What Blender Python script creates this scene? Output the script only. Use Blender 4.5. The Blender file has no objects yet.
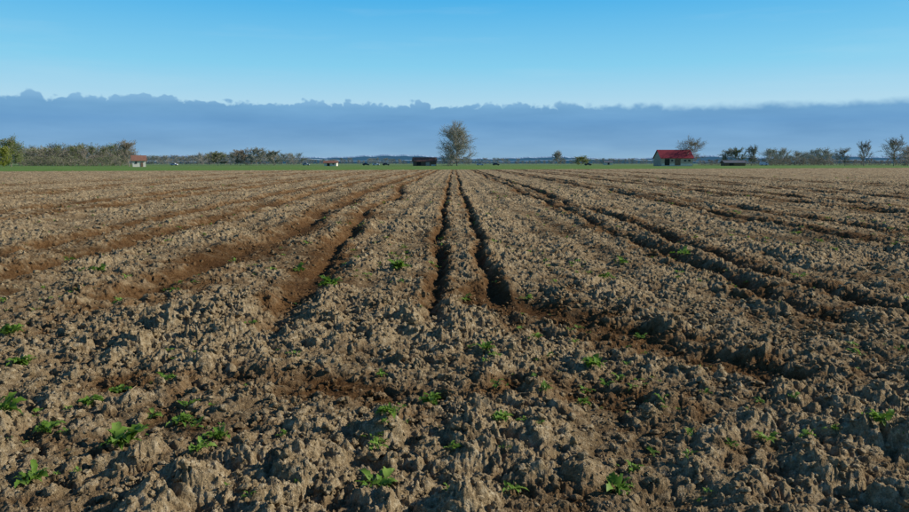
import bpy, math, random
import numpy as np
from mathutils import Vector
rng=np.random.default_rng(7); random.seed(7)
sc=bpy.context.scene
HC=1.6; PITCH=math.radians(7.5); F=707.0
def ground_point(x,y):
    dx=(x-454.5)/F; dz=(256-y)/F
    d=(dx, math.cos(PITCH)+dz*math.sin(PITCH), -math.sin(PITCH)+dz*math.cos(PITCH))
    t=HC/-d[2]; return d[0]*t,d[1]*t
def XD(x,D): return D*(x-454.5)/F/1.0086

# ---------------- noise ----------------
perm=rng.permutation(256); perm=np.concatenate([perm,perm,perm])
ang=rng.random(256)*2*np.pi; GX=np.cos(ang); GY=np.sin(ang)
R1=rng.random(256);R2=rng.random(256);R3=rng.random(256);R4=rng.random(256)
def pn(x,y):
    xi=np.floor(x).astype(np.int64); yi=np.floor(y).astype(np.int64)
    fx=x-xi; fy=y-yi; xi&=255; yi&=255
    u=fx*fx*fx*(fx*(fx*6-15)+10); v=fy*fy*fy*(fy*(fy*6-15)+10)
    def g(ix,iy,ax,ay):
        h=perm[perm[ix]+iy]; return GX[h]*ax+GY[h]*ay
    a=g(xi,yi,fx,fy); b=g(xi+1,yi,fx-1,fy); c=g(xi,yi+1,fx,fy-1); d=g(xi+1,yi+1,fx-1,fy-1)
    return (a+(b-a)*u+((c+(d-c)*u)-(a+(b-a)*u))*v)*1.5
def lumps(x,y,cell,seed,pw=0.6):
    X=x/cell+seed*13.7; Y=y/cell+seed*7.3
    xi=np.floor(X).astype(np.int64); yi=np.floor(Y).astype(np.int64)
    out=np.zeros_like(X)
    for i in (-1,0,1):
        for j in (-1,0,1):
            a=xi+i;b=yi+j
            h=perm[perm[a&255]+(b&255)]
            cx=a+R1[h]; cy=b+R2[h]; rad=0.4+0.5*R3[h]
            d=((X-cx)**2+(Y-cy)**2)/(rad*rad)
            out=np.maximum(out,(0.35+0.65*R4[h])*np.power(np.clip(1-d,0,1),pw))
    return out
# (x near, x far, depth, width)
RUTS=[(-0.24,-0.50,.085,.095),(0.58,0.34,.050,.09),(-2.25,-3.7,.11,.20),(-3.75,-5.2,.11,.30),(3.95,3.9,.10,.16),(4.95,4.8,.12,.18),
 (-6.6,-8.0,.12,.26),(-8.1,-9.9,.10,.22),(8.9,8.9,.13,.25),(10.3,10.2,.10,.22),(-13,-14,.13,.3),(-14.8,-16.2,.10,.3),(14.5,14.6,.13,.3),(16.4,16.6,.12,.3),
 (-21,-23,.15,.3),(-23,-25,.15,.3),(22,21,.15,.3),(24.4,23,.15,.3),(31,31,.15,.3),(33,33,.15,.3),(-31,-32,.15,.3),(-33,-34,.15,.3)]
def fieldmask(x,y):
    edge=175+0.42*x+2.0*pn(x*0.05,y*0.0+3.3)
    return np.clip((edge-y)/3.0,0,1)
def seg(x,y,ax,ay,bx,by,nz):
    L2=(bx-ax)**2+(by-ay)**2
    s=np.clip(((x-ax)*(bx-ax)+(y-ay)*(by-ay))/L2,0,1)
    return np.hypot(x-ax-s*(bx-ax),y-ay-s*(by-ay))+nz
def masks(x,y):
    t=np.clip((y-8)/45,0,1)
    m=np.zeros_like(x); brown=np.zeros_like(x); dep=np.zeros_like(x)
    near=np.clip((y-6.3)/2.5,0,1)
    wob=[pn(x*4+k,y*2.2)*.05 for k in (0.,50.)]
    for k,(a,b,d,w) in enumerate(RUTS):
        big=0.16 if k<2 else 0.38
        c=a+(b-a)*t+big*pn(y*0.11+k*5.7,x*0+1.5)+0.07*pn(y*0.7+k*2.1,x*0+4.5)+wob[k%2]
        nn=near if abs(a)<6 else 1.0
        ww=w*(1+0.4*pn(y*0.6+k*1.7,x*0+k*2.3))
        q=np.abs(x-c)/ww
        g=np.exp(-q**2*1.0)*nn*np.clip(0.85+1.0*pn(y*0.45+k*3.1,x*0+k),.1,1.3)
        dep-=d*g
        sh=np.exp(-((np.abs(x-c)-w*2.1)/(w*0.9))**2)*nn
        dep+=0.03*sh
        m=np.maximum(m,g); brown=np.maximum(brown,np.exp(-(np.abs(x-c)/(w*2.3))**2)*nn)
    dd=seg(x,y,0.35,9.2,2.5,5.5,0.2*pn(x*1.7,y*1.7)+.06*pn(x*6,y*6))
    g=np.exp(-(dd/0.30)**2); dep-=0.05*g; m=np.maximum(m,g*0.8); brown=np.maximum(brown,np.exp(-(dd/0.5)**2))
    dd=seg(x,y,-2.4,5.3,1.6,4.9,0.3*pn(x*1.3,y*1.3+4)+.08*pn(x*6,y*6))
    g=np.exp(-(dd/0.25)**2); dep-=0.03*g; brown=np.maximum(brown,0.75*np.exp(-(dd/0.35)**2))
    dd=seg(x,y,0.0,9.0,0.9,6.9,0.1*pn(x*2.3,y*2.3+4))
    g=np.exp(-(dd/0.16)**2); dep-=0.06*g; m=np.maximum(m,g*.7)
    return m,brown,dep
def height(x,y,full=False):
    fm=fieldmask(x,y)
    m,brown,dep=masks(x,y)
    a1=pn(x*4.3,y*4.3);a2=pn(x*13,y*13);a3=pn(x*37,y*37)
    wx=x+0.06*a1+0.026*a2+0.010*a3; wy=y+0.06*pn(x*4.3+31,y*4.3+17)+0.026*pn(x*13+5,y*13+9)+0.010*pn(x*37+5,y*37+9)
    amp=0.85+0.7*pn(x*0.6+4,y*0.35)+0.3*pn(x*1.7+4,y*1.5)
    near=np.clip((8.5-y)/5,0,1)
    l1=lumps(wx,wy,0.34,1,1.0); l2=lumps(wx,wy,0.17,2,.9); l3=lumps(wx,wy,0.08,3,.85); l4=lumps(wx,wy,0.038,5,0.8)
    gate=np.clip(0.4+1.3*pn(x*2.6+7,y*2.6),0,1.2)
    rough=(0.06+0.045*near)*l1*gate+(0.052+0.008*near)*l2+0.038*l3+0.019*l4
    rd=1-np.abs(pn(wx*7,wy*7)); rd2=1-np.abs(pn(wx*19+3,wy*19+8)); rd3=1-np.abs(pn(x*43+3,y*43+8))
    rough+=0.030*rd*rd+0.018*rd2*rd2+0.009*rd3
    k=(1-0.55*np.clip(m,0,1))*amp
    row=0.035*pn(x*1.9,y*0.12)+0.018*np.cos(2*np.pi*(x+0.12*pn(y*.4,x*0))/0.75)
    base=0.06*pn(x*0.5,y*0.4)+row*(1-near*0.6)+dep
    h=base+rough*k-0.115
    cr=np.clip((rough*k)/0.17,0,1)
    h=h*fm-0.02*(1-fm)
    return (h,brown*fm,cr) if full else h

# ---------------- mesh helper ----------------
def mk(name,V,faces,mats=(),mi=None,attrs=None,smooth=False,link=True):
    me=bpy.data.meshes.new(name)
    V=np.asarray(V,dtype=np.float32)
    fl=[np.asarray(f,dtype=np.int32) for f in faces if len(f)]
    me.vertices.add(len(V)); me.vertices.foreach_set('co',V.ravel())
    nl=sum(f.size for f in fl); nf=sum(len(f) for f in fl)
    me.loops.add(nl); me.loops.foreach_set('vertex_index',np.concatenate([f.ravel() for f in fl]))
    me.polygons.add(nf)
    tot=np.concatenate([np.full(len(f),f.shape[1],dtype=np.int32) for f in fl])
    st=np.concatenate([[0],np.cumsum(tot)[:-1]]).astype(np.int32)
    me.polygons.foreach_set('loop_start',st)
    try: me.polygons.foreach_set('loop_total',tot)
    except Exception: pass
    if mi is not None: me.polygons.foreach_set('material_index',np.asarray(mi,dtype=np.int32))
    me.polygons.foreach_set('use_smooth',np.full(nf,smooth,dtype=bool))
    for m in mats: me.materials.append(m)
    if attrs:
        for k,a in attrs.items():
            at=me.attributes.new(k,'FLOAT','POINT'); at.data.foreach_set('value',np.asarray(a,dtype=np.float32))
    me.update(calc_edges=True)
    ob=bpy.data.objects.new(name,me)
    if link: sc.collection.objects.link(ob)
    return ob

# ---------------- materials ----------------
def newmat(name):
    m=bpy.data.materials.new(name); m.use_nodes=True
    nt=m.node_tree; b=nt.nodes['Principled BSDF']; b.inputs['Roughness'].default_value=0.9
    b.inputs['Specular IOR Level'].default_value=0.2
    return m,nt,b
def N(nt,t,**k):
    n=nt.nodes.new(t)
    for a,v in k.items(): setattr(n,a,v)
    return n
def noise(nt,co,scale,detail=6,rough=0.6):
    n=N(nt,'ShaderNodeTexNoise'); n.inputs['Scale'].default_value=scale; n.inputs['Detail'].default_value=detail; n.inputs['Roughness'].default_value=rough
    nt.links.new(co,n.inputs['Vector']); return n.outputs['Fac']
def ramp(nt,fac,stops):
    r=N(nt,'ShaderNodeValToRGB'); e=r.color_ramp.elements
    while len(e)<len(stops): e.new(0.5)
    for el,(p,c) in zip(e,stops): el.position=p; el.color=(*c,1)
    nt.links.new(fac,r.inputs['Fac']); return r.outputs['Color']
def mixc(nt,f,a,b,mode='MIX'):
    m=N(nt,'ShaderNodeMix',data_type='RGBA',blend_type=mode)
    for s,v in ((m.inputs[0],f),(m.inputs[6],a),(m.inputs[7],b)):
        if isinstance(v,(int,float)): s.default_value=v
        elif isinstance(v,tuple): s.default_value=(*v,1)
        else: nt.links.new(v,s)
    return m.outputs[2]
def mth(nt,op,a,b=0.0,clamp=False):
    m=N(nt,'ShaderNodeMath',operation=op,use_clamp=clamp)
    for s,v in ((m.inputs[0],a),(m.inputs[1],b)):
        if isinstance(v,(int,float)): s.default_value=v
        else: nt.links.new(v,s)
    return m.outputs[0]
def soil_nodes(nt,b,grass):
    L=nt.links
    geo=N(nt,'ShaderNodeNewGeometry'); P=geo.outputs['Position']
    br=N(nt,'ShaderNodeAttribute',attribute_name='brown').outputs['Fac']
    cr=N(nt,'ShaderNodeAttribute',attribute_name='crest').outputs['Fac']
    n1=noise(nt,P,1.6,4); n2=noise(nt,P,24,5,.68); n3=noise(nt,P,110,3,.7); nb=noise(nt,P,6,3)
    dry=ramp(nt,n2,[(0.25,(0.17,0.116,0.060)),(0.5,(0.39,0.29,0.165)),(0.70,(0.66,0.55,0.37))])
    brn=ramp(nt,n2,[(0.25,(0.085,0.043,0.018)),(0.5,(0.19,0.105,0.045)),(0.8,(0.34,0.21,0.10))])
    f=mth(nt,'ADD',mth(nt,'MULTIPLY',br,0.95),mth(nt,'MULTIPLY',mth(nt,'SUBTRACT',n1,0.5),2.6))
    f=mth(nt,'ADD',f,mth(nt,'MULTIPLY',mth(nt,'SUBTRACT',nb,0.5),2.0))
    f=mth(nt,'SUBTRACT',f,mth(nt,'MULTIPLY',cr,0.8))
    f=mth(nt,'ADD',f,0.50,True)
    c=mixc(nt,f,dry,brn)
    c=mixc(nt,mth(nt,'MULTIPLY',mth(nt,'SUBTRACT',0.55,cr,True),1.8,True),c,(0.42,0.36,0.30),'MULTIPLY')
    fine=ramp(nt,n3,[(0.3,(0.55,0.55,0.55)),(0.7,(1.22,1.20,1.17))])
    c=mixc(nt,1.0,c,fine,'MULTIPLY')
    if grass:
        sep=N(nt,'ShaderNodeSeparateXYZ'); L.new(P,sep.inputs[0])
        edge=mth(nt,'ADD',mth(nt,'MULTIPLY',sep.outputs[0],0.42),175.0)
        d=mth(nt,'SUBTRACT',sep.outputs[1],edge)
        ng=noise(nt,P,0.12,3); ng2=noise(nt,P,0.9,3)
        d=mth(nt,'ADD',d,mth(nt,'MULTIPLY',mth(nt,'SUBTRACT',ng2,0.5),9.0))
        gf=mth(nt,'DIVIDE',d,2.5,True)
        g=ramp(nt,ng,[(0.3,(0.085,0.16,0.028)),(0.5,(0.12,0.22,0.035)),(0.7,(0.17,0.24,0.06))])
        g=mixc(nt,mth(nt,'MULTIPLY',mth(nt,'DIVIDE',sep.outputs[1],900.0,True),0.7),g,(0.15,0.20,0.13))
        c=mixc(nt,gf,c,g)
    L.new(c,b.inputs['Base Color'])
    bm=N(nt,'ShaderNodeBump'); bm.inputs['Strength'].default_value=1.0; bm.inputs['Distance'].default_value=0.035
    hh=mth(nt,'ADD',n2,mth(nt,'MULTIPLY',n3,0.45)); L.new(hh,bm.inputs['Height']); L.new(bm.outputs[0],b.inputs['Normal'])
    b.inputs['Roughness'].default_value=0.95; b.inputs['Specular IOR Level'].default_value=0.05
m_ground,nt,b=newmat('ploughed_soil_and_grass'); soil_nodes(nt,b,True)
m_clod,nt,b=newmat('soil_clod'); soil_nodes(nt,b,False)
def leafmat(name,c1,c2,c3,scale,trans=0.35,r=0.6):
    m,nt,b=newmat(name)
    geo=N(nt,'ShaderNodeNewGeometry')
    n=noise(nt,geo.outputs['Position'],scale,3)
    n=mth(nt,'ADD',mth(nt,'MULTIPLY',n,0.7),mth(nt,'MULTIPLY',geo.outputs['Random Per Island'],0.3))
    c=ramp(nt,n,[(0.3,c1),(0.5,c2),(0.72,c3)])
    nt.links.new(c,b.inputs['Base Color']); b.inputs['Roughness'].default_value=r
    t=N(nt,'ShaderNodeBsdfTranslucent'); nt.links.new(c,t.inputs['Color'])
    ms=N(nt,'ShaderNodeMixShader'); ms.inputs[0].default_value=trans
    nt.links.new(b.outputs[0],ms.inputs[1]); nt.links.new(t.outputs[0],ms.inputs[2])
    nt.links.new(ms.outputs[0],nt.nodes['Material Output'].inputs['Surface']); return m
def flat(name,c,rough=0.8,var=0.25,scale=3.0,metal=0):
    m,nt,b=newmat(name)
    tc=N(nt,'ShaderNodeTexCoord'); n=noise(nt,tc.outputs['Object'],scale,4)
    lo=tuple(v*(1-var) for v in c); hi=tuple(min(1,v*(1+var)) for v in c)
    nt.links.new(ramp(nt,n,[(0.3,lo),(0.7,hi)]),b.inputs['Base Color'])
    b.inputs['Roughness'].default_value=rough; b.inputs['Metallic'].default_value=metal; return m
m_weed=leafmat('weed_leaf',(0.075,0.15,0.018),(0.15,0.27,0.035),(0.27,0.40,0.08),9,0.4,0.5)
m_bark=flat('bark',(0.27,0.235,0.20),0.9,0.3,2)
m_leafA=leafmat('spring_leaf_grey_green',(0.27,0.28,0.20),(0.38,0.39,0.28),(0.50,0.50,0.37),0.35,.45)
m_leafB=leafmat('spring_leaf_yellow_green',(0.18,0.22,0.04),(0.30,0.34,0.05),(0.42,0.43,0.09),0.35,.45)
m_leafE=leafmat('fresh_leaf_green',(0.11,0.15,0.045),(0.19,0.24,0.07),(0.31,0.35,0.12),0.35,.4)
m_leafC=leafmat('budding_leaf_brown',(0.19,0.16,0.11),(0.29,0.25,0.17),(0.39,0.34,0.23),0.35,.45)
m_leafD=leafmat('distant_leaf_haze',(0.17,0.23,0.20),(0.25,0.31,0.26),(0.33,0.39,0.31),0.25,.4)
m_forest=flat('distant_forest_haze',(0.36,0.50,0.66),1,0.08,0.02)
m_white=flat('whitewash',(0.68,0.64,0.56),0.9,0.08,1)
m_wood=flat('weathered_wood',(0.19,0.125,0.085),0.9,0.35,2)
m_wood2=flat('pale_boards',(0.48,0.39,0.31),0.9,0.3,2)
m_redroof=flat('red_roof',(0.20,0.022,0.035),0.7,0.25,1)
m_brnroof=flat('brown_roof_tile',(0.24,0.12,0.085),0.85,0.25,2)
m_greyroof=flat('grey_roof',(0.12,0.13,0.15),0.7,0.2,1)
m_dark=flat('dark_opening',(0.03,0.028,0.026),0.6,0.2,2)
m_glass,nt,b=newmat('window_glass'); b.inputs['Base Color'].default_value=(0.04,0.05,0.06,1); b.inputs['Roughness'].default_value=0.1
m_tyre=flat('tyre',(0.025,0.025,0.025),0.8)
m_cw=flat('white_car_paint',(0.75,0.76,0.78),0.3,0.03); m_cd=flat('dark_car_paint',(0.04,0.05,0.07),0.3,0.03); m_cr=flat('silver_car_paint',(0.45,0.47,0.5),0.3,0.03)
m_straw=leafmat('straw_residue',(0.13,0.065,0.028),(0.26,0.15,0.065),(0.54,0.40,0.22),20,0.15,0.8)
m_asph=flat('asphalt',(0.06,0.06,0.06),0.9,0.1,1)

# ---------------- ground sheet ----------------
fa=np.linspace(-math.radians(40),math.radians(40),1450)
ca=np.linspace(math.radians(40),2*math.pi-math.radians(40),150)[1:-1]
az=np.concatenate([fa,ca]); nA=len(az)
rs=[0.3,0.8,1.3,1.8,2.2]
while rs[-1]<160: rs.append(rs[-1]*1.0036+0.0005)
while rs[-1]<420: rs.append(rs[-1]*1.012)
while rs[-1]<12000: rs.append(rs[-1]*1.06)
rs=np.array(rs); nR=len(rs)
A,Rr=np.meshgrid(az,rs)
X=(Rr*np.sin(A)).ravel(); Y=(Rr*np.cos(A)).ravel()
Z=np.empty_like(X);B=np.empty_like(X);C=np.empty_like(X)
for s in range(0,len(X),60000):
    e=s+60000; Z[s:e],B[s:e],C[s:e]=height(X[s:e],Y[s:e],True)
i0=(np.arange(nR-1)[:,None]*nA+np.arange(nA)[None,:]); i1=(np.arange(nR-1)[:,None]*nA+(np.arange(nA)[None,:]+1)%nA)
quads=np.stack([i0,i0+nA,i1+nA,i1],-1).reshape(-1,4)[:, ::-1]
cidx=len(X)
tri=np.stack([np.full(nA,cidx),(np.arange(nA)+1)%nA,np.arange(nA)],-1)
V=np.stack([np.append(X,0),np.append(Y,0),np.append(Z,0)],-1)
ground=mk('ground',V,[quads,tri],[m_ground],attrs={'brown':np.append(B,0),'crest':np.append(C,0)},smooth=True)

# ---------------- clods ----------------
import bmesh
def ico(sub):
    bm=bmesh.new(); bmesh.ops.create_icosphere(bm,subdivisions=sub,radius=1)
    v=np.array([p.co[:] for p in bm.verts]); f=np.array([[q.index for q in p.verts] for p in bm.faces]); bm.free(); return v,f
def clod_variants(sub,n):
    v,f=ico(sub); out=[]
    for i in range(n):
        r=np.ones(len(v))
        for k in range(11):
            d=rng.normal(size=3); d/=np.linalg.norm(d); cut=rng.uniform(0.40,0.85)
            dt=v@d; r=np.minimum(r,np.where(dt>0.05,cut/np.maximum(dt,0.05),9))
        o=rng.random(2)*90
        nz=pn(v[:,0]*1.9+v[:,2]*1.3+o[0],v[:,1]*1.9-v[:,2]*0.9+o[1])
        nz2=pn(v[:,0]*4.5+v[:,2]*3.3+o[0],v[:,1]*4.5-v[:,2]*3.1+o[1])
        nz3=pn(v[:,0]*10+v[:,2]*8+o[0],v[:,1]*10-v[:,2]*7+o[1])
        r=r*(1+0.35*nz-0.38*np.abs(nz2)+0.18*nz3)
        out.append(v*r[:,None]*np.array([1,rng.uniform(.6,1),rng.uniform(.5,.85)]))
    return out,f
def scatter_clods(parts,sub,count,r0,r1,s0,s1,half,up=.15):
    var,f=clod_variants(sub,14)
    rr=np.sqrt(rng.uniform(r0*r0,r1*r1,count)); aa=rng.uniform(-half,half,count)
    x=rr*np.sin(aa); y=rr*np.cos(aa)
    m,brn,_=masks(x,y); keep=rng.random(count)>0.75*np.clip(m,0,1)
    x=x[keep];y=y[keep];brn=brn[keep]
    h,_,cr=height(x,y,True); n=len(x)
    s=s0+(s1-s0)*rng.random(n)**3.0
    for k in range(14):
        idx=np.arange(k,n,14)
        if not len(idx): continue
        th=rng.random(len(idx))*2*np.pi; c=np.cos(th)[:,None]; sn=np.sin(th)[:,None]
        tl=rng.normal(0,.45,len(idx))[:,None]
        b=var[k]; vz=b[None,:,2]*np.cos(tl)+b[None,:,0]*np.sin(tl); vx0=b[None,:,0]*np.cos(tl)-b[None,:,2]*np.sin(tl); vy0=b[None,:,1]
        S=s[idx][:,None]
        vx=(vx0*c-vy0*sn)*S+x[idx][:,None]; vy=(vx0*sn+vy0*c)*S+y[idx][:,None]; vz=vz*S+(h[idx]+up*s[idx])[:,None]
        nv=b.shape[0]
        vv=np.stack([vx,vy,vz],-1).reshape(-1,3)
        ff=(f[None]+ (np.arange(len(idx))*nv)[:,None,None]).reshape(-1,3)
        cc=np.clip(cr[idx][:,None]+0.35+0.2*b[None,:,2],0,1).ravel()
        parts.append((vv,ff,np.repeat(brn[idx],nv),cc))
def join(parts,name,mat,smooth):
    off=0;Vs=[];Fs=[];Bs=[];Cs=[]
    for v,f,b,c in parts: Vs.append(v);Fs.append(f+off);Bs.append(b);Cs.append(c);off+=len(v)
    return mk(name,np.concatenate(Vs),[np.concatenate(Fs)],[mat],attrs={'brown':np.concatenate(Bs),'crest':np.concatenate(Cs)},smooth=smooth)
parts=[]
scatter_clods(parts,4,380,2.6,8,0.03,0.085,.72,.12)
scatter_clods(parts,3,7500,2.4,9,0.010,0.050,.72,.2)
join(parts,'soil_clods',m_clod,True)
parts=[]
scatter_clods(parts,2,14000,2.4,7.5,0.005,0.018,.72,.3)
scatter_clods(parts,2,11000,7,20,0.015,0.075,.70)
scatter_clods(parts,1,30000,19,75,0.03,0.11,.68)
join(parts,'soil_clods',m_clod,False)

# ---------------- straw residue ----------------
n=26000
rr=np.sqrt(rng.uniform(2.6**2,20**2,n)); aa=rng.uniform(-.68,.68,n)
x=rr*np.sin(aa);y=rr*np.cos(aa); _,br,_=masks(x,y)
kp=rng.random(n)<(0.10+0.85*br**2); x=x[kp];y=y[kp]; n=len(x)
z=height(x,y)+0.006; th=rng.random(n)*np.pi*2; ln=rng.uniform(.02,.075,n); w=rng.uniform(.0012,.003,n); tz=rng.normal(0,.25,n)
dx=np.cos(th)*ln;dy=np.sin(th)*ln;px=-np.sin(th)*w;py=np.cos(th)*w
P0=np.stack([x-px,y-py,z],-1);P1=np.stack([x+px,y+py,z+w],-1);P2=np.stack([x+px+dx,y+py+dy,z+tz*ln+.008],-1);P3=np.stack([x-px+dx,y-py+dy,z+tz*ln+.007],-1)
V=np.stack([P0,P1,P2,P3],1).reshape(-1,3); Fq=np.arange(n*4).reshape(-1,4)
mk('straw_residue',V,[Fq],[m_straw])

# ---------------- weeds ----------------
def weed_geo(R,nl,seed,upright=0.5):
    r=np.random.default_rng(seed); Vs=[];Fs=[];off=0
    for i in range(nl):
        th=r.random()*2*np.pi; L=R*r.uniform(.35,1.15); wd=L*r.uniform(.09,.17); up=r.uniform(0.1,1.15)*upright*1.5
        segs=7; p=np.array([r.normal(0,R*.2),r.normal(0,R*.2),0.0]); pitch=up+0.4
        pts=[]
        tw=r.normal(0,.4)
        for k in range(segs+1):
            t=k/segs; w=wd*(0.10 if t<0.15 else math.sin(math.pi*min(1,(t-0.1)/0.9)**0.8)**0.75*(1+0.32*(k%2)))
            if k==segs: w=wd*.03
            d=np.array([math.cos(th)*math.cos(pitch),math.sin(th)*math.cos(pitch),math.sin(pitch)])
            s=np.array([-math.sin(th),math.cos(th),tw]); 
            rise=w*0.5*(.3+k%2)
            pts+= [p-s*w+[0,0,rise],p.copy(),p+s*w+[0,0,rise]]
            p=p+d*L/segs; pitch-=r.uniform(.08,.32); th+=r.normal(0,.12)
        Vs.append(np.array(pts))
        for k in range(segs):
            a=off+k*3
            Fs+= [[a,a+1,a+4,a+3],[a+1,a+2,a+5,a+4]]
        off+=len(pts)
    return np.concatenate(Vs),np.array(Fs)
WEEDS=[(118,432,22),(378,475,22),(22,352,10),(90,392,11),(165,376,9),(118,374,11),(180,407,13),(218,430,12),(200,446,12),(432,390,13),(485,345,10),(593,358,13),
(390,424,14),(453,442,9),(503,420,11),(382,364,8),(4,412,15),(45,420,12),(805,433,8),(832,430,6),(620,472,17),(880,426,13),(30,470,14),(330,286,13),(398,264,11),(123,294,10),(463,288,9),
(683,250,9),(620,256,9),(570,319,6),(605,276,8),(800,270,7),(525,287,8),(175,293,6),(100,270,8),(70,257,6),(447,486,8),(10,325,10),(690,430,6),(640,325,7),(250,320,6),(300,262,8),(760,395,5),(497,240,6)]
for i,(px,py,s) in enumerate(WEEDS):
    gx,gy=ground_point(px,py+s*0.35); D=math.hypot(gx,gy); R=s/F*D*1.2
    v,f=weed_geo(R,int(rng.integers(22,38)) if s>9 else int(rng.integers(10,18)),100+i,rng.uniform(.35,.75))
    o=mk('weed_plant',v,[f],[m_weed],smooth=True)
    q=np.linspace(0,6.28,8)[:-1]
    hs=height(gx+np.cos(q)*R*.35,gy+np.sin(q)*R*.35); gz=float(np.percentile(hs,70))
    o.location=(gx,gy,gz+0.01)
tpl=[weed_geo(1.0,9,900+i,.5) for i in range(10)]
Vs=[];Fs=[];off=0
n=3600; rr=np.exp(rng.uniform(math.log(3.3),math.log(120),n)); aa=rng.uniform(-.66,.66,n); x=rr*np.sin(aa);y=rr*np.cos(aa)
dens=pn(x*.5+3,y*.16+8); kp=(dens+rng.normal(0,.22,n)>0.14)&(fieldmask(x,y)>.5)&(rng.random(n)<np.clip((rr-1)/14,.2,1)); x=x[kp];y=y[kp]
z=height(x,y)
for i in range(len(x)):
    v,f=tpl[i%10]; D=math.hypot(x[i],y[i]); s=(.02+.06*rng.random()**2)*(1+min(D,60)/36); t=rng.random()*6.28
    c,sn=math.cos(t)*s,math.sin(t)*s
    vv=np.stack([v[:,0]*c-v[:,1]*sn+x[i],v[:,0]*sn+v[:,1]*c+y[i],v[:,2]*s+z[i]+.008],-1)
    Vs.append(vv);Fs.append(f+off);off+=len(vv)
mk('scattered_seedlings',np.concatenate(Vs),[np.concatenate(Fs)],[m_weed],smooth=True)

# ---------------- trees ----------------
def tree_geo(seed,H,W,nleaf,ls,levels=3,low=0.18,shape='round',spread=.018,twk=1.0):
    r=np.random.default_rng(seed); segs=[];tips=[]
    def env(t):
        if shape=='oval': return 0.85+0.3*math.sin(math.pi*min(1,max(0,t)))
        return 0.35+0.75*math.sin(math.pi*min(1,max(0,t)))**.6
    def grow(p,d,L,rad,lev):
        n=3; q=p
        for i in range(n):
            d2=d+r.normal(0,.13,3)+np.array([0,0,.10]); d2/=np.linalg.norm(d2)
            e=q+d2*L/n; r1=rad*(1-(i+1)/n*0.5); segs.append((q,e,rad*(1-i/n*.5),r1,lev))
            if lev>=2: tips.append((q+e)/2)
            tips.append(e)
            if lev<levels:
                for _ in range(2):
                    a=r.random()*6.283; perp=np.cross(d2,[math.cos(a),math.sin(a),.2]); perp/=np.linalg.norm(perp)+1e-6
                    s_=r.uniform(.45,.95); nd=d2*math.cos(s_)+perp*math.sin(s_); grow(e,nd/np.linalg.norm(nd),L*r.uniform(.42,.62),r1*.6,lev+1)
            q=e; d=d2
    nt_=9; p=np.zeros(3); d=np.array([0,0,1.])
    nb0=5 if shape=='oval' else 3
    for i in range(nt_):
        t=i/nt_; d=d+r.normal(0,.05,3); d[2]=1; d/=np.linalg.norm(d); e=p+d*(0.80/nt_)
        segs.append((p,e,.03*(1-t*.85),.03*(1-(t+1/nt_)*.85),0))
        tt=(i+1)/nt_
        if tt>low:
            for _ in range(nb0):
                a=r.random()*6.283; el=(.05 if shape=='oval' else .25)+.9*tt+r.normal(0,.12)
                grow(e,np.array([math.cos(a)*math.cos(el),math.sin(a)*math.cos(el),math.sin(el)]),.36*env((tt-low)/(1-low))*r.uniform(.75,1.1),.012*(1.2-tt*.7),1)
        p=e
    T=np.array(tips); S=np.array([W/2/np.percentile(np.abs(T[:,0]),97),W/2/np.percentile(np.abs(T[:,1]),97),H/np.percentile(T[:,2],99.7)])
    V=[];Fc=[];off=0
    for p,e,ra,rb,lev in segs:
        a=p*S;b_=e*S; d=b_-a; d/=np.linalg.norm(d)+1e-9
        u=np.cross(d,[.3,.9,.1]); u/=np.linalg.norm(u)+1e-9; w=np.cross(d,u)
        k=6 if lev==0 else 3; mn=.0028*H*twk; RA=max(ra*H*.6,mn);RB=max(rb*H*.6,mn)
        for ring,rad in ((a,RA),(b_,RB)):
            for j in range(k):
                t=6.2832*j/k; V.append(ring+(u*math.cos(t)+w*math.sin(t))*rad)
        for j in range(k): Fc.append([off+j,off+(j+1)%k,off+k+(j+1)%k,off+k+j])
        off+=2*k
    V=np.array(V); nb=len(Fc)
    c=T[r.integers(0,len(T),nleaf)]*S + r.normal(0,spread*H,(nleaf,3)); c[:,2]=np.abs(c[:,2])
    u=r.normal(size=(nleaf,3));u/=np.linalg.norm(u,axis=1)[:,None]; w=np.cross(u,r.normal(size=(nleaf,3)));w/=np.linalg.norm(w,axis=1)[:,None]
    sz=(ls*r.uniform(.5,1.3,nleaf))[:,None]
    LV=np.stack([c-u*sz,c-w*sz*.6,c+u*sz,c+w*sz*.6],1).reshape(-1,3)
    LF=np.arange(nleaf*4).reshape(-1,4)+off
    return np.concatenate([V,LV]),np.concatenate([np.array(Fc),LF]),nb
def tree(name,px,D,H,W,nleaf,ls,mat,seed,**k):
    v,f,nb=tree_geo(seed,H,W,nleaf,ls,**k)
    o=mk(name,v,[f],[m_bark,mat],mi=np.concatenate([np.zeros(nb),np.ones(len(f)-nb)]))
    o.location=(XD(px,D),D,-0.05); return o
def at(pxh,D): return pxh*D/F
D=400
tree('poplar_tree',457,D,at(43,D),at(30,D),19000,.17,m_leafA,11,low=.05,shape='oval',spread=.03)
tree('bare_round_tree',691,370,at(29,370),at(25,370),5000,.14,m_leafC,12,low=.2,spread=.025)
tree('bushy_tree',11,300,at(29,300),at(26,300),8000,.2,m_leafE,13,low=.08,spread=.03)
tree('bushy_tree',3,280,at(21,280),at(16,280),6000,.2,m_leafB,14,low=.05,spread=.03)
tree('bushy_tree',129,310,at(26,310),at(18,310),4500,.16,m_leafC,15,low=.12,spread=.025)
tree('field_tree',240,420,at(16,420),at(16,420),2200,.25,m_leafC,16,twk=2)
tree('field_tree',218,420,at(14,420),at(18,420),2600,.25,m_leafE,17,twk=2)
tree('field_tree',257,420,at(18,420),at(17,420),2600,.25,m_leafD,18,twk=2)
tree('field_tree',274,430,at(15,430),at(14,430),2600,.25,m_leafD,19,twk=2)
tree('field_tree',558,420,at(15,420),at(9,420),700,.25,m_leafA,20,twk=2)
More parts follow.
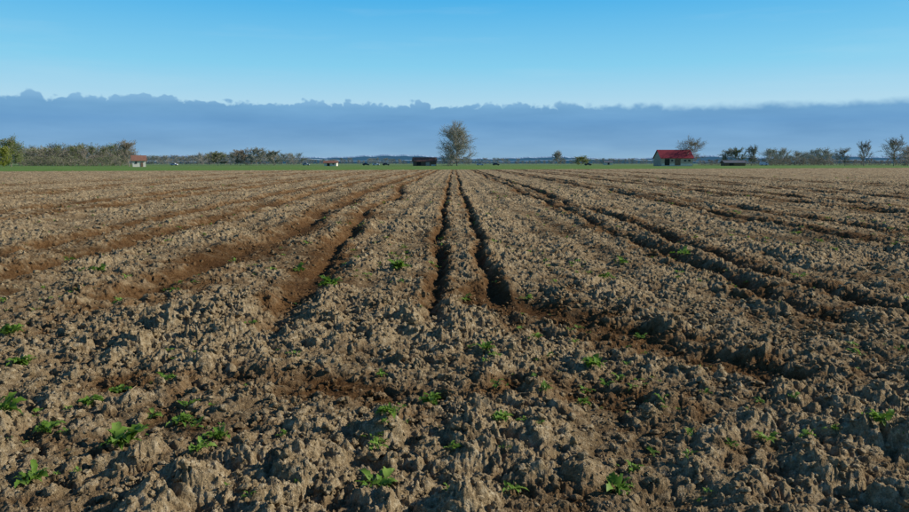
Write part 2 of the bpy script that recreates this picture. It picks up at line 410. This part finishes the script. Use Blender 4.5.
tree('field_tree',581,420,at(10,420),at(13,420),1500,.25,m_leafB,21,twk=2)
tree('field_tree',728,430,at(17,430),at(12,430),1500,.25,m_leafA,22,twk=2)
tree('field_tree',739,430,at(18,430),at(14,430),1600,.25,m_leafE,23,twk=2)
tree('field_tree',752,430,at(20,430),at(9,430),900,.25,m_leafD,24,twk=2)
tree('bare_tree',864,380,at(25,380),at(13,380),1200,.15,m_leafC,25,twk=1.2,spread=.025)
tree('bare_tree',894,360,at(29,360),at(22,360),3000,.15,m_leafC,26,twk=1.2,spread=.025)
tree('bare_tree',845,380,at(18,380),at(18,380),1800,.15,m_leafC,27,twk=1.2,spread=.025)
def tree_row(name,x0,x1,D,h0,h1,n,mat,seed,leaf=800,tw=2):
    r=np.random.default_rng(seed); Vs=[];Fs=[];ms=[];off=0
    base=[tree_geo(seed*31+i,1,0.8,leaf,.02,levels=2,low=.08,spread=.035,twk=tw) for i in range(6)]
    for i in range(n):
        v,f,nb=base[i%6]; px=x0+(x1-x0)*(i+r.uniform(-.4,.4))/max(1,n-1); d=D*r.uniform(.95,1.08); H=at(r.uniform(h0,h1),d); W=H*r.uniform(.8,1.5); t=r.random()*6.28
        c,s=math.cos(t),math.sin(t)
        Vs.append(np.stack([(v[:,0]*c-v[:,1]*s)*W+XD(px,d),(v[:,0]*s+v[:,1]*c)*W+d,v[:,2]*H-.1],-1)); Fs.append(f+off); off+=len(v)
        ms.append(np.concatenate([np.zeros(nb),np.ones(len(f)-nb)]))
    mk(name,np.concatenate(Vs),[np.concatenate(Fs)],[m_bark,mat],mi=np.concatenate(ms))
tree_row('tree_row',20,125,420,14,23,24,m_leafE,1)
tree_row('tree_row',22,128,450,13,24,18,m_leafD,11)
tree_row('tree_row',25,120,400,10,17,12,m_leafC,12)
tree_row('hedge_row',20,128,370,6,11,34,m_leafE,2)
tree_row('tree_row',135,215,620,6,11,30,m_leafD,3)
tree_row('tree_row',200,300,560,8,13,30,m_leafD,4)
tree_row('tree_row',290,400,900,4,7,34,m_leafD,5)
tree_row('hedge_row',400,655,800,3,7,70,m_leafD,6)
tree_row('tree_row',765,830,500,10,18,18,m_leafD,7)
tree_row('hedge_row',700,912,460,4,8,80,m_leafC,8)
tree_row('tree_row',-60,0,400,14,22,10,m_leafD,9)
tree_row('tree_row',905,1000,400,12,22,12,m_leafC,10)
def belt(name,D,hbase,hvar,mat,seed,depth=150):
    xs=np.arange(-D*1.1,D*1.1,4.0); n=len(xs)
    h=hbase+hvar*pn(xs*.0035+seed,xs*0+.3)+hvar*.3*pn(xs*.02+seed,xs*0+7.3)+hvar*.12*rng.random(n)
    h=np.clip(h,1,None)
    rows=[np.stack([xs,np.full(n,D),np.full(n,-1.)],-1),np.stack([xs,np.full(n,D+1.),h*.85],-1),np.stack([xs,np.full(n,D+8.),h],-1),np.stack([xs,np.full(n,D+depth*1.),h*.9],-1)]
    V=np.concatenate(rows); Fq=[]
    for k in range(3):
        a=np.arange(n-1)+k*n; Fq.append(np.stack([a,a+1,a+1+n,a+n],-1))
    mk(name,V,[np.concatenate(Fq)],[mat])
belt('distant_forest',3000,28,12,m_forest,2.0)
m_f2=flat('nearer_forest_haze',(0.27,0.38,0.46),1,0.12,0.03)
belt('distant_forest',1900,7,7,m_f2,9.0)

# ---------------- buildings ----------------
def box(name,parent,c,s,mat):
    x,y,z=c; a,b_,h=s[0]/2,s[1]/2,s[2]/2
    v=[(x+i*a,y+j*b_,z+k*h) for k in(-1,1) for j in(-1,1) for i in(-1,1)]
    f=[[0,2,3,1],[4,5,7,6],[0,1,5,4],[2,6,7,3],[0,4,6,2],[1,3,7,5]]
    o=mk(name,v,[f],[mat]); o.parent=parent; return o
def building(name,px,D,W,dep,wh,rh,wallm,roofm,rot=0,openings=(),over=.5):
    e=bpy.data.objects.new(name,None); sc.collection.objects.link(e)
    e.location=(XD(px,D),D,0); e.rotation_euler[2]=rot
    a,b_=W/2,dep/2
    v=[(-a,-b_,-.2),(a,-b_,-.2),(a,b_,-.2),(-a,b_,-.2),(-a,-b_,wh),(a,-b_,wh),(a,b_,wh),(-a,b_,wh),(-a,0,wh+rh-.08),(a,0,wh+rh-.08)]
    o=mk('walls',v,[[[0,1,5,4],[1,2,6,5],[2,3,7,6],[3,0,4,7]],[[4,8,7],[5,6,9]]],[wallm]); o.parent=e
    t=.18; ov=over; A2=a+ov; sl=rh/b_; bo=b_+ov; z0=wh-ov*sl+.02
    v=[(-A2,-bo,z0),(A2,-bo,z0),(A2,0,wh+rh),(-A2,0,wh+rh),(A2,bo,z0),(-A2,bo,z0)]
    v+= [(p[0],p[1],p[2]+t) for p in v]
    o=mk('roof',v,[[[0,3,2,1],[3,5,4,2],[6,7,8,9],[9,8,10,11],[0,1,7,6],[4,5,11,10],[1,2,8,7],[2,4,10,8],[3,0,6,9],[5,3,9,11]]],[roofm]); o.parent=e
    for i,(nm,cx,cz,w,h,mt) in enumerate(openings):
        box(nm+'_%d'%(i+1),e,(cx,-b_-.03-(.04 if nm!='plinth' else 0),cz),(w,.12,h),mt)
    return e
building('red_roofed_barn',673,370,at(32,370),11,4.2,4.0,m_wood2,m_redroof,math.radians(4),
 [('plinth',0,.7,16.2,1.1,m_white),('barn_door',-5.2,2.0,2.6,3.2,m_dark),('barn_door',0.3,2.0,3.0,3.2,m_wood),('window',4.2,2.8,1.2,.9,m_glass),('window',6.4,2.8,1.2,.9,m_glass),('window',-2.6,2.8,1.0,.9,m_glass)])
building('wooden_shed',424.5,400,12.5,7,2.6,2.0,m_wood,m_brnroof,math.radians(8),[('door',-3.5,1.1,2.2,2.1,m_dark),('door',1.5,1.1,2.2,2.1,m_wood2),('plinth',4.6,.4,2.5,.7,m_white)])
building('white_farmhouse',139,300,5.0,6,2.7,1.9,m_white,m_brnroof,math.radians(25),[('window',-1.2,1.7,.8,.9,m_glass),('door',1.0,1.0,.9,1.9,m_wood)])
building('small_hut',331,380,6.5,5,1.6,1.0,m_white,m_brnroof,0,[('door',-1,.8,1.4,1.5,m_dark),('window',1.6,1.0,.8,.6,m_glass)])
building('grey_shed',733,400,11.5,6,1.7,1.2,m_wood,m_greyroof,0,[('door',-2,.9,2.5,1.6,m_dark)])
building('field_hut',608,620,7,5,2,1.3,m_white,m_greyroof,0,[('door',0,1,1.6,1.8,m_dark)])
# ---------------- road + cars ----------------
xs=np.linspace(-700,700,60); V=np.concatenate([np.stack([xs,np.full(60,447.),np.full(60,.02)],-1),np.stack([xs,np.full(60,453.5),np.full(60,.02)],-1)])
a=np.arange(59); mk('country_road',V,[np.stack([a,a+1,a+61,a+60],-1)],[m_asph])
def car(px,D,mat,van=False):
    e=bpy.data.objects.new('delivery_van' if van else 'car',None); sc.collection.objects.link(e); e.location=(XD(px,D),D,.03)
    prof=[(-2.2,.35),(2.2,.35),(2.25,.75),(1.9,.9),(1.1,1.0),(.55,1.45),(-1.2,1.5),(-1.9,1.05),(-2.2,.95)] if not van else [(-2.6,.4),(2.6,.4),(2.65,.95),(2.1,1.25),(1.6,2.2),(-2.5,2.3),(-2.6,1.2)]
    n=len(prof); ins=[0 if z<1.1 else .14 for x,z in prof]
    v=[(x,-.88+i,z) for (x,z),i in zip(prof,ins)]+[(x,.88-i,z) for (x,z),i in zip(prof,ins)]
    bmq=bmesh.new(); vs=[bmq.verts.new(p) for p in v]
    bmq.faces.new(vs[:n]); bmq.faces.new(vs[n:][::-1])
    for i in range(n): j=(i+1)%n; bmq.faces.new([vs[j],vs[i],vs[n+i],vs[n+j]])
    me=bpy.data.meshes.new('body'); bmq.to_mesh(me); bmq.free(); me.materials.append(mat); o=bpy.data.objects.new('body',me); sc.collection.objects.link(o); o.parent=e
    zt=1.42 if not van else 2.0; zb=1.03 if not van else 1.4
    for sgn in(-1,1):
        yy=sgn*.90; x0,x1=(-1.5,.75) if not van else (.7,1.7)
        yt=sgn*.80
        o=mk('side_window',[(x0,yy,zb),(x1,yy,zb),(x1-.35,yt,zt),(x0+.4,yt,zt)],[[[0,1,2,3]]],[m_glass]); o.parent=e
        for wx in(-1.35,1.4):
            bmq=bmesh.new(); bmesh.ops.create_cone(bmq,cap_ends=True,segments=16,radius1=.34,radius2=.34,depth=.22)
            me=bpy.data.meshes.new('wheel'); bmq.to_mesh(me); bmq.free(); me.materials.append(m_tyre)
            o=bpy.data.objects.new('wheel',me); sc.collection.objects.link(o); o.parent=e; o.rotation_euler[0]=math.pi/2; o.location=(wx,sgn*.82,.34)
for px,m,vn in [(366,m_cd,0),(376,m_cw,0),(386,m_cd,0),(480,m_cw,0),(496,m_cd,0),(588,m_cd,0),(764,m_cw,1),(306,m_cr,0),(174,m_cw,0)]: car(px,450 if px!=764 else 452,m,vn)

# ---------------- sky + sun ----------------
EL=math.radians(28); AZ=math.radians(84)   # azimuth from +Y, clockwise
w=bpy.data.worlds.new('World'); sc.world=w; w.use_nodes=True; nt=w.node_tree; L=nt.links
w.cycles.sampling_method='MANUAL'; w.cycles.sample_map_resolution=256
for n_ in list(nt.nodes): nt.nodes.remove(n_)
out=N(nt,'ShaderNodeOutputWorld'); sky=N(nt,'ShaderNodeTexSky',sky_type='NISHITA'); sky.sun_disc=False; sky.sun_elevation=EL; sky.sun_rotation=AZ%(2*math.pi)
bg1=N(nt,'ShaderNodeBackground'); bg1.inputs[1].default_value=.08; L.new(sky.outputs[0],bg1.inputs[0])
tc=N(nt,'ShaderNodeTexCoord'); sp=N(nt,'ShaderNodeSeparateXYZ'); L.new(tc.outputs['Generated'],sp.inputs[0])
z=sp.outputs[2]; azn=mth(nt,'ARCTAN2',sp.outputs[0],sp.outputs[1])
skyc=ramp(nt,mth(nt,'MULTIPLY',z,2.0,True),[(0.0,(0.46,0.71,0.86)),(0.16,(0.44,0.71,0.88)),(0.26,(0.24,0.64,0.89)),(0.44,(0.06,0.45,0.85)),(0.58,(0.03,0.20,0.48)),(1.0,(0.018,0.09,0.26))])
cv=N(nt,'ShaderNodeCombineXYZ'); L.new(azn,cv.inputs[0]); L.new(mth(nt,'MULTIPLY',z,1.2),cv.inputs[1])
na=noise(nt,cv.outputs[0],22,4,.6); nb_=noise(nt,cv.outputs[0],5.0,2,.5)
bil=mth(nt,'ABSOLUTE',mth(nt,'SUBTRACT',noise(nt,cv.outputs[0],26,3,.55),.5))
right=mth(nt,'MULTIPLY',mth(nt,'ADD',azn,-.06),4.0,True)
top=mth(nt,'SUBTRACT',.0765,mth(nt,'MULTIPLY',right,.005))
fade=mth(nt,'SUBTRACT',1.0,mth(nt,'MULTIPLY',right,.7))
wav=mth(nt,'ADD',mth(nt,'MULTIPLY',bil,.075),mth(nt,'MULTIPLY',mth(nt,'SUBTRACT',na,.5),.022))
top=mth(nt,'ADD',top,mth(nt,'MULTIPLY',wav,fade))
top=mth(nt,'ADD',top,mth(nt,'MULTIPLY',mth(nt,'SUBTRACT',nb_,.5),.012))
soft=mth(nt,'ADD',.0055,mth(nt,'MULTIPLY',right,.006))
bf=N(nt,'ShaderNodeMapRange',interpolation_type='SMOOTHSTEP'); L.new(mth(nt,'ADD',mth(nt,'DIVIDE',mth(nt,'SUBTRACT',top,z),soft),.5,True),bf.inputs[0]); bf=bf.outputs[0]
cv2=N(nt,'ShaderNodeCombineXYZ'); L.new(mth(nt,'MULTIPLY',azn,1.0),cv2.inputs[0]); L.new(mth(nt,'MULTIPLY',z,6.0),cv2.inputs[1])
nc=noise(nt,cv2.outputs[0],6,4,.55)
bank=ramp(nt,mth(nt,'MULTIPLY',z,10.0,True),[(0.0,(0.27,0.45,0.62)),(0.25,(0.19,0.375,0.60)),(0.55,(0.135,0.325,0.585)),(0.74,(0.16,0.365,0.61)),(0.88,(0.25,0.48,0.71))])
bank=mixc(nt,1.0,bank,ramp(nt,nc,[(0.3,(.86,.90,.93)),(0.7,(1.14,1.10,1.07))]),'MULTIPLY')
cv3=N(nt,'ShaderNodeCombineXYZ'); L.new(azn,cv3.inputs[0]); L.new(mth(nt,'MULTIPLY',z,9.0),cv3.inputs[1])
nw=noise(nt,cv3.outputs[0],2.6,5,.55)
wis=mth(nt,'MULTIPLY',mth(nt,'SUBTRACT',nw,.54),.7,True)
skyc=mixc(nt,wis,skyc,(.6,.78,.88))
bg2=N(nt,'ShaderNodeBackground'); L.new(skyc,bg2.inputs[0])
mx1=N(nt,'ShaderNodeMixShader'); mx1.inputs[0].default_value=.92; L.new(bg1.outputs[0],mx1.inputs[1]); L.new(bg2.outputs[0],mx1.inputs[2])
bg3=N(nt,'ShaderNodeBackground'); L.new(bank,bg3.inputs[0])
mx2=N(nt,'ShaderNodeMixShader'); L.new(mth(nt,'MULTIPLY',bf,.96),mx2.inputs[0]); L.new(mx1.outputs[0],mx2.inputs[1]); L.new(bg3.outputs[0],mx2.inputs[2])
L.new(mx2.outputs[0],out.inputs[0])
sl=bpy.data.lights.new('sun','SUN'); sl.energy=5.0; sl.angle=math.radians(.5); sl.color=(1,.945,.84)
so=bpy.data.objects.new('sun',sl); sc.collection.objects.link(so)
d=Vector((math.sin(AZ)*math.cos(EL),math.cos(AZ)*math.cos(EL),math.sin(EL))); so.rotation_euler=d.to_track_quat('Z','Y').to_euler(); so.location=(20,0,30)
cam=bpy.data.cameras.new('camera'); cam.lens=28; cam.sensor_width=36; cam.clip_end=30000; cam.clip_start=.05
co=bpy.data.objects.new('camera',cam); sc.collection.objects.link(co); co.location=(0,0,HC); co.rotation_euler=(math.pi/2-PITCH,0,0); sc.camera=co
sc.view_settings.view_transform='Standard'; sc.view_settings.look='None'; sc.view_settings.exposure=0
